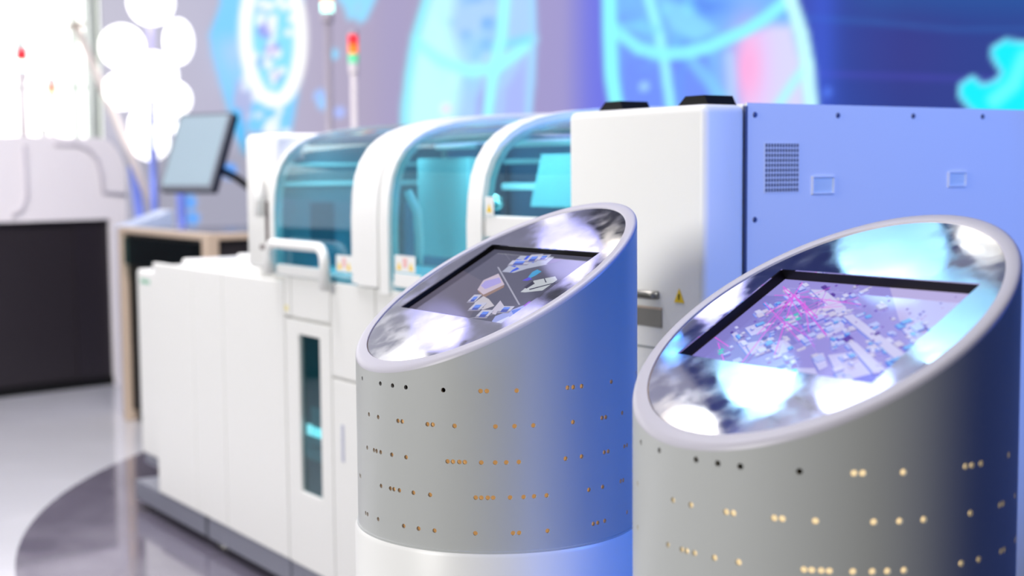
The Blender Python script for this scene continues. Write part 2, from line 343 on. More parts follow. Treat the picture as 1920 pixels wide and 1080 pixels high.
# cyan blob at the right
bl = [(1804, 182), (1806, 160), (1827, 147), (1848, 162), (1873, 153), (1882, 139), (1864, 111), (1864, 93), (1887, 79), (1935, 84), (1990, 70), (2040, 120), (2030, 230), (1960, 260), (1870, 240), (1822, 204)]
poly(col, bl, (.05, .92, .98), 1, 6)
stroke(col, [(1870, 190), (1905, 160), (1925, 110)], 20, (.45, .98, 1), .8, 14)
stroke(col, bl+[bl[0]], 4, (.55, .9, 1), .95, 4)
# ring with beads at the left, cyan shoulder behind it
poly(col, [(432, -60), (418, 20), (398, 70), (404, 110), (414, 150), (424, 185), (432, 212), (450, 214), (470, 250), (548, 250), (562, 180), (575, 100), (575, -60)], (.46, .80, 1.0), .95, 10)
mixc(col, (.70, .80, .98), .8*np.clip(nz1*2-.8, 0, 1)*np.exp(-(((U-450)/40)**2+((W-110)/120)**2)))
poly(col, [(470, 225), (480, 180), (450, 150), (440, 190), (450, 260)], (.70, .70, .86), .9, 10)
stroke(col, [(446, 215), (455, 262), (462, 285)], 14, (.25, .75, 1), .9, 5)
el = [(518+52*math.cos(a), 70+122*math.sin(a)) for a in [k*math.pi/24 for k in range(49)]]
poly(col, el, (.52, .86, .98), .95, 8)
for (x, y, r, c) in [(505, 60, 14, (.6, .55, .9)), (516, 98, 12, (.62, .42, .8)), (520, 145, 9, (.66, .5, .85)), (500, 20, 16, (.6, .8, 1)), (495, 120, 10, (.5, .7, 1))]: mixc(col, c, .8*np.clip((r+5-np.hypot(U-x, W-y))/6, 0, 1))
random.seed(11)
for k in range(46):
    y = random.uniform(-10, 250); x = 520+random.gauss(0, 17 if y < 150 else 10); r = random.uniform(4, 9)
    mixc(col, (.95, .97, 1), .9*np.clip((r+3-np.hypot(U-x, W-y))/4, 0, 1))
for k in range(9):
    x, y, r = random.uniform(462, 492), random.uniform(150, 220), random.uniform(3, 8)
    mixc(col, (.88, .92, 1), .8*np.clip((r+3-np.hypot(U-x, W-y))/4, 0, 1))
stroke(col, el, 21, (1, 1, 1), 1, 6)
for (x, y, r, c) in [(630, 105, 9, (.55, .85, 1)), (605, 183, 12, (.62, .76, 1)), (610, 196, 11, (.6, .8, 1)), (430, 322, 13, (.30, .62, 1)), (354, 380, 12, (.35, .65, 1)), (359, 410, 11, (.35, .65, 1)), (1357, 310, 8, (.6, .7, 1)), (840, 206, 10, (.9, .9, 1)), (1212, 165, 8, (.6, .8, 1)), (1556, 175, 8, (.3, .45, .9)), (640, 212, 9, (.66, .74, 1))]:
    mixc(col, c, .95*np.clip((r+4-np.hypot(U-x, W-y))/5, 0, 1))
poly(col, [(632, -30), (640, 5), (652, 20), (658, 42), (672, 40), (680, 50), (693, 42), (703, 22), (716, -5), (716, -40)], (.55, .86, 1), .95, 10)
mixc(col, (.8, .7, .98), .5*np.clip(nz2*2-1, 0, 1)*np.exp(-(((U-680)/30)**2+((W-15)/25)**2)))
# more of the show above the camera's view
for k in range(16):
    x, y, r = random.uniform(300, 2500), random.uniform(-520, -160), random.uniform(30, 90)
    mixc(col, random.choice([(.3, .75, 1), (.5, .6, 1), (.8, .85, 1), (.2, .3, .8)]), .8*np.clip((r-np.hypot(U-x, W-y))/20, 0, 1))
# lower left stays grey
mixc(col, (.60, .60, .66), np.clip((W-255)/40, 0, 1)*np.clip((700-U)/100, 0, 1)*.75*(1-.9*((np.hypot(U-430, W-322) < 17)|(np.hypot(U-354, W-380) < 16)|(np.hypot(U-359, W-410) < 15))))
def lin_np(a): return np.where(a <= .04045, a/12.92, ((a+.055)/1.055)**2.4)
L = lin_np(np.clip(col, 0, 1))
led = bpy.data.objects.new('video_wall', None); C.objects.link(led); led.location = (2.3, 10.0, 0)
tag(led, 'huge video wall showing glowing cyan body figures on a violet and navy ground', 'video wall')
verts = np.stack([GX-2.3, np.full(GX.shape, -.02), GZ], -1).reshape(-1, 3)
idx = np.arange(NX*NZ).reshape(NX, NZ)
fc = np.stack([idx[:-1, :-1], idx[1:, :-1], idx[1:, 1:], idx[:-1, 1:]], -1).reshape(-1, 4)
me = bpy.data.meshes.new('display'); me.from_pydata(verts.tolist(), [], fc.tolist())
ca = me.color_attributes.new('art', 'FLOAT_COLOR', 'POINT')
ca.data.foreach_set('color', np.concatenate([L.reshape(-1, 3), np.ones((NX*NZ, 1))], 1).astype(np.float32).ravel())
me.materials.append(vcol_mat('led_picture', 1.08, .5, .2)); d = bpy.data.objects.new('display', me); C.objects.link(d); d.parent = led
obj('cabinet_frame', box(WX0-2.3-.01, WX1-2.3+.01, 0, .09, 0, WZ1+.02), black, led)

# ------------------------------------------------------------------ unseen globes added under the ceiling for the mirrored round lights
def emis(name, c, s): return P(name, c, .5, emit=c, es=s)
gm = dict(lilac=emis('globe_lilac', (.78, .77, 1), .95), cyan=emis('globe_cyan', (.62, .86, 1), 1.0), lav=emis('globe_lavender', (.76, .80, 1), 1.1), warm=emis('globe_warm', (1, .97, .92), 1.25), blue=emis('globe_blue', (.30, .60, 1), 1.2))
pend = [(-1.14, 6.98, .17, 'lilac'), (-.90, 6.66, .07, 'warm'), (-2.12, 7.42, .17, 'lilac'), (-1.55, 6.66, .15, 'lilac'), (.21, 4.98, .22, 'cyan'), (-.56, 5.0, .17, 'cyan'), (-.26, 4.52, .15, 'lav'), (.22, 4.42, .19, 'cyan'), (-.54, 5.66, .16, 'lilac'), (-.86, 5.55, .07, 'blue'), (-.98, 5.0, .12, 'warm'), (.52, 4.7, .1, 'warm')]
cname = dict(lilac='lilac', cyan='pale cyan', lav='lavender', warm='warm white', blue='small blue')
for i, (x, y, r, c) in enumerate(pend):
    e = empty('added_globe', (x, y, 4.0), 0, '%s glowing globe added unseen under the ceiling, mirrored in a steel kiosk top as a round light' % cname[c], 'added lamp', 'added globes under the ceiling')
    obj('globe', ball(bmesh.new(), (0, 0, 0), r), gm[c], e, True)
    obj('cord', tube(bmesh.new(), [(0, 0, r), (0, 0, .9)], .008, 8), black, e)
cl = P('ceiling_glow_panel', (1, 1, 1), .5, emit=(1, .98, .96), es=.8)  # glowing ceiling panels added as bright smears for the steel plates to mirror
for i, (x, y, sx, sy) in enumerate([(-3.15, 8.8, .5, .8), (-1.5, 8.6, .18, 1.2), (-.9, 7.7, .5, .16), (-1.9, 6.2, .12, 1.5), (.9, 5.6, .12, 1.6)]):
    o = struct('trim_%d' % (i+2), box(x-sx/2, x+sx/2, y-sy/2, y+sy/2, 4.86, 4.9), cl)

# ================================================================== kiosk pillars
R = .225; TILT = .542
def make_kiosk(name, cx, cy, rz, z0, label, art, liner_m, screen_es, depth):
    az = math.radians(32.5); g = (TILT*math.cos(az), TILT*math.sin(az))
    root = empty(name, (cx, cy, 0), math.radians(rz), label, 'kiosk', 'slanted interactive kiosk pillars')
    zt = lambda x, y: z0+g[0]*x+g[1]*y
    # white pedestal
    obj('pedestal', lathe(bmesh.new(), [(.2305, 0), (.2305, .686), (.2275, .6915), (.20, .6915)], 128), white2, root, True, angle=30)
    # perforated shell: a flat sheet (theta*R, z) triangulated around its holes, wrapped round
    ZB = .6935; NT = 144; K = 100.
    V2 = []; E2 = []
    def top(th): return zt(R*math.sin(th), -R*math.cos(th))-.007
    ths = [-math.pi+2*math.pi*k/NT for k in range(NT+1)]
    ring = [(th*R, top(th)) for th in ths]
    loop = [(th*R, ZB) for th in ths]+[ (math.pi*R, ZB+(top(math.pi)-ZB)*k/8) for k in range(1, 8)]+ring[::-1]+[(-math.pi*R, ZB+(top(math.pi)-ZB)*k/8) for k in range(7, 0, -1)]
    V2 += loop; E2 += [(i, (i+1) % len(loop)) for i in range(len(loop))]
    cs = []
    for z, tt in HOLES:
        for t in tt: cs.append((math.radians(t)*R, z))
        for t in tt:
            t2 = t+180 if t < 0 else t-180
            if abs(abs(t2)-180) > 2 and abs(t2) > 92: cs.append((math.radians(t2)*R, z))
    hr = .0035; HN = 16; hloops = []
    for (x, z) in cs:
        b0 = len(V2); hloops.append(b0)
        V2 += [(x+hr*math.cos(2*math.pi*k/HN), z+hr*math.sin(2*math.pi*k/HN)) for k in range(HN)]
        E2 += [(b0+k, b0+(k+1) % HN) for k in range(HN)]
    for k in range(1, NT):
        th = ths[k]; zz = ZB+.012
        while zz < top(th)-.006:
            if all(abs(th*R-x) > .0052 or abs(zz-z) > .0052 for x, z in cs): V2.append((th*R, zz))
            zz += .0131
    vo, eo, fo, ov, oe, of = delaunay_2d_cdt([Vector((x*K, z*K)) for x, z in V2], E2, [], 1, 1e-5)
    bm = bmesh.new(); pts = [(v.x/K, v.y/K) for v in vo]
    vs = [bm.verts.new((R*math.sin(x/R), -R*math.cos(x/R), z)) for x, z in pts]
    ca_ = np.array(cs)
    for f in fo:
        c = np.mean([pts[i] for i in f], 0)
        if np.min(np.hypot(ca_[:, 0]-c[0], ca_[:, 1]-c[1])) < hr*.999: continue
        try: bm.faces.new([vs[i] for i in f])
        except ValueError: pass
    nwall = len(bm.faces)
    # hole edges run inwards
    for (x, z) in cs:
        a = []; b_ = []
        for k in range(HN):
            xx, zz = x+hr*math.cos(2*math.pi*k/HN), z+hr*math.sin(2*math.pi*k/HN)
            a.append(bm.verts.new((R*math.sin(xx/R), -R*math.cos(xx/R), zz))); b_.append(bm.verts.new(((R-.004)*math.sin(xx/R), -(R-.004)*math.cos(xx/R), zz)))
        for k in range(HN): bm.faces.new((a[k], b_[k], b_[(k+1) % HN], a[(k+1) % HN]))
    me = bpy.data.meshes.new('shell'); bm.to_mesh(me); bm.free(); me.materials.append(pillar)
    nrm = []
    for p in me.polygons:
        p.use_smooth = True
        c = p.center
        if p.index < nwall and (p.normal.x*c.x+p.normal.y*c.y) < 0: p.flip()
    for p in me.polygons:
        for li in p.loop_indices:
            v = me.vertices[me.loops[li].vertex_index].co
            nrm.append(Vector((v.x, v.y, 0)).normalized() if p.index < nwall else p.normal.copy())
    me.normals_split_custom_set(nrm)
    sh = bpy.data.objects.new('shell', me); C.objects.link(sh); sh.parent = root
    obj('bottom_lip', lathe(bmesh.new(), [(.219, .6915), (.2268, .6915), (.2268, .6945), (.2248, .6950), (.219, .6950)], 128), pillar, sh, True, angle=30)
    # rim: rounded over at the top, dropping inside to the steel plate
    prof = [(R, -.007), (R-.0004, -.0045), (R-.0016, -.0024), (R-.0036, -.0008), (R-.006, 0), (.2075, 0), (.2068, -.0006), (.2068, -.006), (.2068, -.03)]
    bm = bmesh.new(); rr = []
    for r, h in prof:
        rr.append([bm.verts.new((r*math.sin(t), -r*math.cos(t), zt(r*math.sin(t), -r*math.cos(t))+h)) for t in ths[:-1]])
    for a, b_ in zip(rr, rr[1:]):
        for k in range(NT): bm.faces.new((a[k], a[(k+1) % NT], b_[(k+1) % NT], b_[k]))
    obj('rim', bm, rimm, root, True, angle=40)
    # liner behind the holes; a dark tray edge behind the uppermost left ones
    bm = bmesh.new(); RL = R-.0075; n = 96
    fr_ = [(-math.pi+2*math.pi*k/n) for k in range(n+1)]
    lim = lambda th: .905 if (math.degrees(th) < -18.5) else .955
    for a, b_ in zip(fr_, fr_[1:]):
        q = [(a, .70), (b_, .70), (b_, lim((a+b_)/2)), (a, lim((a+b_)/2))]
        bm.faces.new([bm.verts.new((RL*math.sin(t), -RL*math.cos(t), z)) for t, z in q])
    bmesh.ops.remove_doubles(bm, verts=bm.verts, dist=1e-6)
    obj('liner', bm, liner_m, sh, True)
    bm = bmesh.new(); RL = R-.02
    for a, b_ in zip(fr_, fr_[1:]):
        if math.degrees(a) < -15: bm.faces.new([bm.verts.new((RL*math.sin(t), -RL*math.cos(t), z)) for t, z in [(a, .895), (b_, .895), (b_, .945), (a, .945)]])
    obj('tray_wall', bm, black, sh, True)
    # steel plate lying in the slanted plane, with the window for the screen
    n0 = Vector((-g[0], -g[1], 1)).normalized(); rt = Vector((math.sin(az), -math.cos(az), 0)); up = n0.cross(rt)
    c0 = Vector((0, 0, z0)); k_ = math.sqrt(1+TILT*TILT)
    def M(s, t, h): return c0+rt*s+up*t+n0*h
    HW, HH = .157, .1025
    out = [(.2062*math.sin(2*math.pi*k/160), .2062*k_*math.cos(2*math.pi*k/160)) for k in range(160)]
    rc = [(-HW, -HH), (HW, -HH), (HW, HH), (-HW, HH)]
    v2 = out+rc; e2 = [(k, (k+1) % 160) for k in range(160)]+[(160+k, 160+(k+1) % 4) for k in range(4)]
    vo, eo, fo, *_ = delaunay_2d_cdt([Vector((x*K, y*K)) for x, y in v2], e2, [], 1, 1e-5)
    bm = bmesh.new(); vs = [bm.verts.new(M(v.x/K, v.y/K, -.0018)) for v in vo]
    for f in fo:
        c = [sum(vo[i][j] for i in f)/3/K for j in (0, 1)]
        if abs(c[0]) < HW and abs(c[1]) < HH: continue
        bm.faces.new([vs[i] for i in f])
    r = bmesh.ops.extrude_face_region(bm, geom=bm.faces[:]); bmesh.ops.translate(bm, verts=[v for v in r['geom'] if isinstance(v, bmesh.types.BMVert)], vec=-n0*.0015)
    obj('face_plate', bm, mirror, root)
    # screen sits lower than the plate in a black frame
    bm = bmesh.new(); D0, D1, W_ = -.0034, -depth, .004
    for (x0, x1, y0, y1) in [(-HW-W_, -HW, -HH-W_, HH+W_), (HW, HW+W_, -HH-W_, HH+W_), (-HW, HW, HH, HH+W_), (-HW, HW, -HH-W_, -HH)]:
        vv = [bm.verts.new(M(x, y, h)) for h in (D0, D1) for x, y in ((x0, y0), (x1, y0), (x1, y1), (x0, y1))]
        for f in ((0, 1, 2, 3), (4, 5, 6, 7), (0, 1, 5, 4), (1, 2, 6, 5), (2, 3, 7, 6), (3, 0, 4, 7)): bm.faces.new([vv[i] for i in f])
    scr = empty('screen', (0, 0, 0), 0, None, None); scr.parent = root
    obj('bezel', bm, black, scr)
    vv = []; ff = []; cc = []
    def add(pts, c, lvl):
        b0 = len(vv)
        for x, y in pts:
            x = min(max(x, -HW+.001), HW-.001); y = min(max(y, -HH+.001), HH-.001)
            vv.append(M(x, y, -depth+.0013+lvl*4e-6)); cc.append((*lin(c), 1))
        ff.append(list(range(b0, b0+len(pts))))
    for i, (c, p) in enumerate(art): add(p, c, i)
    me = bpy.data.meshes.new('display'); me.from_pydata([tuple(v) for v in vv], [], ff)
    at = me.color_attributes.new('art', 'FLOAT_COLOR', 'POINT')
    at.data.foreach_set('color', np.array(cc, dtype=np.float32).ravel())
    me.materials.append(vcol_mat('kiosk_screen_picture', screen_es, .05, 1.0)); d = bpy.data.objects.new('display', me); C.objects.link(d); d.parent = scr
    return root
art1 = [((.30, .30, .37), [(-.157, -.1025), (.157, -.1025), (.157, .1025), (-.157, .1025)]), ((.36, .34, .40), [(-.157, -.1025), (.05, -.1025), (-.03, .0), (-.157, .03)])]
art1 += [(c, [(x+.011, y-.008) for x, y in p]) for c, p in ART1]
def machine(x, y, a, b_, h, top, left, right):
    A_, B_, H_ = Vector((.80, .12)).normalized()*a, Vector((-.30, .80)).normalized()*b_, Vector((-.45, .75))*h; o = Vector((x, y))
    art1.append((left, [tuple(o), tuple(o+A_), tuple(o+A_+H_), tuple(o+H_)])); art1.append((right, [tuple(o+A_), tuple(o+A_+B_), tuple(o+A_+B_+H_), tuple(o+A_+H_)]))
    art1.append((top, [tuple(o+H_), tuple(o+A_+H_), tuple(o+A_+B_+H_), tuple(o+B_+H_)]))
for x, y, a, b_, h in [(-.052, .056, .05, .014, .006), (-.02, .07, .03, .02, .008), (.004, .078, .025, .014, .006), (.012, -.075, .03, .02, .006), (.055, -.09, .03, .018, .008), (.09, -.07, .03, .014, .008), (-.02, -.055, .02, .02, .006)]:
    machine(x, y, a, b_, h, (.74, .74, .82), (.55, .54, .62), (.38, .38, .5))
    machine(x+a*.2, y+.004, a*.5, b_*.45, h+.002, (.35, .52, .92), (.22, .30, .66), (.16, .2, .45))
rnd = random.Random(5)
art2 = [((.60, .57, .86), [(-.157, -.1025), (.157, -.1025), (.157, .1025), (-.157, .1025)]),
        ((.74, .70, .90), [(.02, .1025), (.157, .1025), (.157, -.02), (.09, .03)]), ((.52, .50, .80), [(-.157, -.1025), (-.157, .06), (-.06, .07), (-.01, -.02), (-.08, -.1025)]), ((.45, .45, .86), [(.08, -.1025), (.157, -.1025), (.157, -.055), (.12, -.06)])]
for p in ART2: art2.append(((.78, .77, .94), p)); 
for p in ART2:
    (x0, y0), (x1, y1) = p[0], p[-1]; art2.append(((.45, .50, .85), [(x0, y0), (x1, y1), (x1+.003, y1-.004), (x0+.003, y0-.004)]))
ax_, bx_ = Vector((.88, -.47)), Vector((.62, .78))
def blk(x, y, a, b_, h, tones):
    o = Vector((x, y)); A_ = ax_*a; B_ = bx_*b_; H_ = Vector((-.35, .94))*h
    T = [o+H_, o+A_+H_, o+A_+B_+H_, o+B_+H_]
    art2.append((tones[1], [tuple(o), tuple(o+A_), tuple(o+A_+H_), tuple(o+H_)]))
    art2.append((tones[2], [tuple(o+A_), tuple(o+A_+B_), tuple(o+A_+B_+H_), tuple(o+A_+H_)]))
    art2.append((tones[0], [tuple(v) for v in T]))
pal = [((.82, .82, .96), (.55, .56, .88), (.42, .42, .78)), ((.72, .76, .97), (.40, .52, .92), (.34, .36, .78)), ((.80, .78, .90), (.62, .60, .80), (.50, .46, .72)), ((.45, .70, .95), (.28, .45, .88), (.3, .3, .75)), ((.35, .22, .62), (.28, .2, .58), (.3, .2, .6))]
for k in range(210):
    x = rnd.uniform(-.14, .14); y = rnd.gauss(0-.25*x, .048)
    if abs(y) > .092 or (x > .04 and y > .05 and rnd.random() < .8): continue
    t = pal[rnd.choices(range(5), [4, 4, 4, 2, 1])[0]]
    blk(x, y, rnd.uniform(.003, .017), rnd.uniform(.003, .011), rnd.uniform(.001, .005), t)
for p in ART2[:2]+ART2[3:4]: art2.append(((.80, .79, .94), p)); art2.append(((.50, .54, .88), [p[0], p[-1], (p[-1][0]+.002, p[-1][1]-.003), (p[0][0]+.002, p[0][1]-.003)]))
for k in range(40):
    x = rnd.uniform(-.14, .14); y = rnd.gauss(-.02-.25*x, .045)
    if abs(y) < .09: blk(x, y, rnd.uniform(.002, .009), rnd.uniform(.002, .006), rnd.uniform(.001, .004), pal[rnd.randrange(5)])
for k in range(60):
    x = rnd.uniform(-.12, .13); y = rnd.uniform(-.02, .095); r = rnd.uniform(.0012, .0026)
    art2.append(((.42, .26, .72), [(x, y), (x+r*1.6, y-r*.6), (x+r*2, y+r), (x+r*.3, y+r*1.3)]))
def mline(a, b_, w_=.0008, c=(.88, .38, .90)):
    d = Vector((b_[0]-a[0], b_[1]-a[1])).normalized(); q = Vector((-d.y, d.x))*w_
    art2.append((c, [(a[0]+q.x, a[1]+q.y), (b_[0]+q.x, b_[1]+q.y), (b_[0]-q.x, b_[1]-q.y), (a[0]-q.x, a[1]-q.y)]))
for a in (ML[1:9]+ML[11:15]): mline(ML[0], a)
for k in range(14): mline((rnd.uniform(-.14, -.03), rnd.uniform(-.05, .08)), (rnd.uniform(-.09, .02), rnd.uniform(-.05, .09)), .0006, rnd.choice([(.88, .42, .9), (.75, .45, .92)]))
mline(ML[9], ML[10]); mline((-.15, -.045), (-.11, -.06))
for (x, y) in [(-.07, .02), (-.06, .012), (-.075, .008), (-.12, -.07), (-.115, -.076), (.02, -.088)]: art2.append(((.25, .78, .75), [(x, y), (x+.006, y-.003), (x+.009, y+.003), (x+.003, y+.005)]))
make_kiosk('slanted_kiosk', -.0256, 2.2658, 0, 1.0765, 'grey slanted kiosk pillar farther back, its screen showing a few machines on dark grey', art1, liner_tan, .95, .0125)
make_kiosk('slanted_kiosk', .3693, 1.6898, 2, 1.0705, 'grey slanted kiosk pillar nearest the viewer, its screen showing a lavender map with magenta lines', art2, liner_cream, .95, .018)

# ================================================================== the row of machines
def feet(row, pts, z1=.035):
    for t, v in pts: row.part('foot', lathe(bmesh.new(), [(.03, 0), (.03, .01), (.012, .014), (.012, z1)], 20, t, v), steel, True, angle=30)
G = 'white laboratory machines in one row'
# main storage cabinet with three flat panels
r = Row('storage_cabinet', .55, .4, 0, 'long white floor cabinet with plain tall panels and grey plinth beside the glass hooded analyzer', 'cabinet', G)
r.part('body', box(.006, 1.094, .022, .80, .108, .925, .004), white)
for a, b in ((0, .368), (.374, .628), (.634, 1.094)):
    r.part('front_panel', box(a, b, 0, .02, .11, .935, .004), white)
r.part('worktop', box(.15, 1.05, .05, .80, .925, .955, .01), white2)
r.part('raised_lid', box(.28, .80, .2, .80, .955, .972, .008), white2)
r.part('plinth', box(-.27, .42, .006, .78, .035, .108, .004), plinth); r.part('plinth', box(.445, 1.09, .006, .78, .035, .108, .004), plinth)
r.part('plinth_gap', box(.42, .445, .02, .76, .04, .106), black)
feet(r, [(.43, .08), (1.0, .10), (-.2, .5), (1.0, .7)])
# shorter end cabinet, set back
r = Row('end_cabinet', -.28, .5, 0, 'narrow white end cabinet with a small green mark, leftmost of the machine row', 'cabinet', G)
r.part('body', box(-.55, -.012, .13, .9, .15, .878, .012), white)
r.part('plinth', box(-.54, -.02, .14, .88, .11, .15, .004), plinth)
b = bmesh.new(); 
for i, x in enumerate((0, .026, .05, .078)): bx(b, -.50+x, -.50+x+.018, .1285, .1305, .826, .842)
r.part('green_mark', b, P('mark_green', (.45, .72, .60), .5))
feet(r, [(-.45, .2), (-.30, .2), (-.45, .83), (-.08, .83)], .07)

# analyzer with three teal hoods
r = Row('laboratory_analyzer', 1.65, .4, 0, 'white laboratory analyzer with three curved teal glass hoods and a loop handle', 'analyzer', G)
r.part('base_body', box(1.102, 2.508, .022, .85, .108, .948, .004), white)
r.part('plinth', box(1.10, 2.50, .006, .8, .035, .108, .004), plinth)
r.part('front_panel', box(1.102, 1.140, 0, .02, .836, .952, .003), white)
r.part('front_panel', box(1.146, 1.394, 0, .02, .836, .952, .003), white)
b = bmesh.new()
bx(b, 1.102, 1.19, 0, .02, .11, .828, .003); bx(b, 1.325, 1.394, 0, .02, .11, .828, .003); bx(b, 1.188, 1.327, 0, .02, .11, .332, .003); bx(b, 1.188, 1.327, 0, .02, .788, .828, .003)
dr = r.part('door', b, white)
r.part('pane', box(1.186, 1.329, .009, .013, .328, .79), tealpane, parent=dr)
r.part('window_interior', box(1.17, 1.34, .0215, .0225, .31, .81), P('window_back', (.50, .60, .62), .5))
b = bmesh.new(); bx(b, 1.19, 1.325, .0135, .018, .43, .50, .002); bx(b, 1.235, 1.325, .0135, .019, .50, .585, .003); bx(b, 1.2, 1.325, .0135, .019, .465, .475)
r.part('sample_rack', b, aqua)
r.part('glow_strip', box(1.205, 1.322, .0135, .0185, .500, .530, .002), P('glow_strip_white', (.9, 1, 1), .4, emit=(.85, 1, 1), es=2.5))  # glowing strip added to brighten the door window
r.part('front_panel', box(1.400, 1.652, 0, .02, .692, .950, .003), white); r.part('front_panel', box(1.658, 2.1, 0, .02, .692, .950, .003), white); r.part('front_panel', box(2.106, 2.508, 0, .02, .692, .950, .003), white)
lp = r.part('front_panel', box(1.400, 1.94, 0, .02, .11, .686, .003), white); r.part('front_panel', box(1.946, 2.508, 0, .02, .11, .686, .003), white)
r.part('slot_handle', box(1.452, 1.468, -.002, .004, .462, .565, .002), P('slot_grey', (.72, .73, .80), .4), parent=lp)
feet(r, [(1.2, .1), (2.4, .1), (1.2, .75), (2.4, .75)])
r.part('label', box(1.105, 1.125, -.0012, 0, .85, .866), P('label_pale_yellow', (.93, .88, .62), .5))
# end wing left of the hoods
wing = r.part('end_wing', box(.806, 1.028, .012, .82, .957, 1.366, .022, 3), white, True, angle=30)
r.part('wing_grip', tube(bmesh.new(), [(.93, -.0, 1.225), (.955, -.012, 1.215), (.972, -.016, 1.19), (.975, -.016, 1.12)], .014, 12), white2, True, wing)
r.part('wing_recess', box(.958, .976, .0085, .014, 1.02, 1.165, .002), P('recess_brown', (.42, .36, .36), .5), parent=wing)
r.part('wing_recess', box(.915, .96, .0085, .014, 1.02, 1.034, .002), MATS['recess_brown'], parent=wing)
HP = [(0, .985), (.0, 1.06), (.0, 1.13), (.004, 1.19), (.012, 1.235), (.026, 1.27), (.048, 1.302), (.075, 1.325), (.105, 1.342), (.145, 1.356), (.20, 1.368), (.27, 1.377), (.36, 1.384), (.48, 1.389), (.62, 1.390), (.80, 1.388)]
def off(p, d):
    o = []
    for i, (y, z) in enumerate(p):
        a = p[max(i-1, 0)]; b_ = p[min(i+1, len(p)-1)]; dy, dz = b_[0]-a[0], b_[1]-a[1]; L_ = math.hypot(dy, dz)
        o.append((y-dz/L_*d, z+dy/L_*d))
    return o
for a, b_, z0 in ((1.046, 1.545, .975), (1.75, 2.128, .975), (2.19, 2.512, 1.145)):
    pr = [(0, z0)]+[q for q in HP if q[1] > z0+.02]
    cv = r.part('hood', strip(bmesh.new(), pr, a, b_, .003), teal, True, angle=30)
# arched ribs
def rib(t0, t1, d, zb, nm='arch_rib', dep=.03):
    pr = off([(0, zb)]+[q for q in HP if q[1] > zb+.02], d)
    return r.part(nm, strip(bmesh.new(), pr, t0, t1, dep), white2, True, angle=35)
rib(1.030, 1.048, .006, .957)
rib(1.553, 1.590, .012, .958); rib(1.590, 1.700, .016, .955, dep=.05); rib(1.700, 1.748, .010, .940)
rib(2.128, 2.19, .014, .957)
r.part('hood_sill', box(1.03, 2.51, .006, .1, .950, .966, .004), P('sill_teal', (.35, .62, .70), .3))
# inside of the hoods
r.part('back_wall', box(1.03, 2.51, .60, .62, .957, 1.335), P('back_blue', (.42, .56, .70), .5))
r.part('deck', box(1.03, 2.51, .02, .60, .957, .968), inner)
lining = r.part('side_lining', prism(bmesh.new(), [(.58, .968), (.008, .968)]+off([(0, .985)]+HP[1:13], -.006)+[(.58, 1.376)], 'x', 1.0285, 1.034), P('lining_blue_grey', (.46, .60, .66), .4))
r.part('lining_hatch', box(1.034, 1.037, .12, .20, 1.035, 1.16, .001), P('hatch_dark', (.30, .42, .48), .4), parent=lining)
r.part('lining_hatch', box(1.034, 1.037, .30, .42, 1.00, 1.12, .001), MATS['hatch_dark'], parent=lining)
r.part('lining_streak', box(1.034, 1.046, .02, .55, 1.210, 1.222, .003), rail, parent=lining)  # bright strips in place of long lights reflected in the hood
r.part('lining_streak', box(1.034, 1.046, .04, .55, 1.268, 1.277, .003), rail, parent=lining)
r.part('inner_rail', box(1.75, 2.51, .33, .36, 1.200, 1.218, .004), rail)
r.part('inner_rail', box(1.04, 2.51, .57, .598, 1.270, 1.283, .003), rail)
r.part('inner_rail', box(1.04, 2.51, .55, .598, 1.318, 1.338, .004), rail)
r.part('inner_unit', box(1.10, 1.40, .40, .58, .968, 1.16, .01), P('unit_blue_grey', (.32, .48, .58), .5))
r.part('inner_unit', box(1.46, 1.74, .32, .58, .968, 1.11, .01), MATS['unit_blue_grey'])
r.part('inner_column', box(1.36, 1.40, .5, .58, 1.16, 1.33, .004), MATS['unit_blue_grey'])
r.part('inner_panel', box(1.50, 1.76, .22, .25, 1.02, 1.285, .004), aqua)
r.part('inner_panel', box(2.02, 2.50, .34, .38, .968, 1.195, .004), aqua)
r.part('inner_panel', prism(bmesh.new(), [(1.93, 1.16), (2.16, 1.16), (2.16, 1.29), (1.98, 1.29)], 'y', .30, .33), aqua)
r.part('curved_arm', tube(bmesh.new(), [(1.80, .02, 1.2), (1.825, .03, 1.15), (1.835, .03, 1.08), (1.83, .03, 1.02)], .012, 10), white2, True)
b = ball(bmesh.new(), (2.04, .12, 1.183), .016, 1.6, 1, .8); ball(b, (2.065, .11, 1.170), .013, 1.5, 1, 1)
r.part('chrome_knob', b, P('knob_chrome', (.95, .93, .9), .12, 1.0), True)
# area lights added under the hoods to brighten their dark insides
for a, b_ in ((1.08, 1.52), (1.78, 2.10), (2.14, 2.5)):
    l = bpy.data.lights.new('hood_fill', 'AREA'); l.shape = 'RECTANGLE'; l.size = b_-a; l.size_y = .04; l.energy = 1.05; l.color = (.9, 1, 1)
    o = bpy.data.objects.new('hood_fill', l); C.objects.link(o); o.parent = r.e
    o.location = ((a+b_)/2-1.65, .13-.4, 1.325); o.rotation_euler = (math.radians(38), 0, 0)
# lower white frame of the third hood
b = bmesh.new(); bx(b, 2.19, 2.512, -.004, .02, 1.10, 1.15, .004)
r.part('hood_crossbar', b, white2)
r.part('hood_lower_glass', box(2.19, 2.51, 0, .005, .966, 1.10), teal)
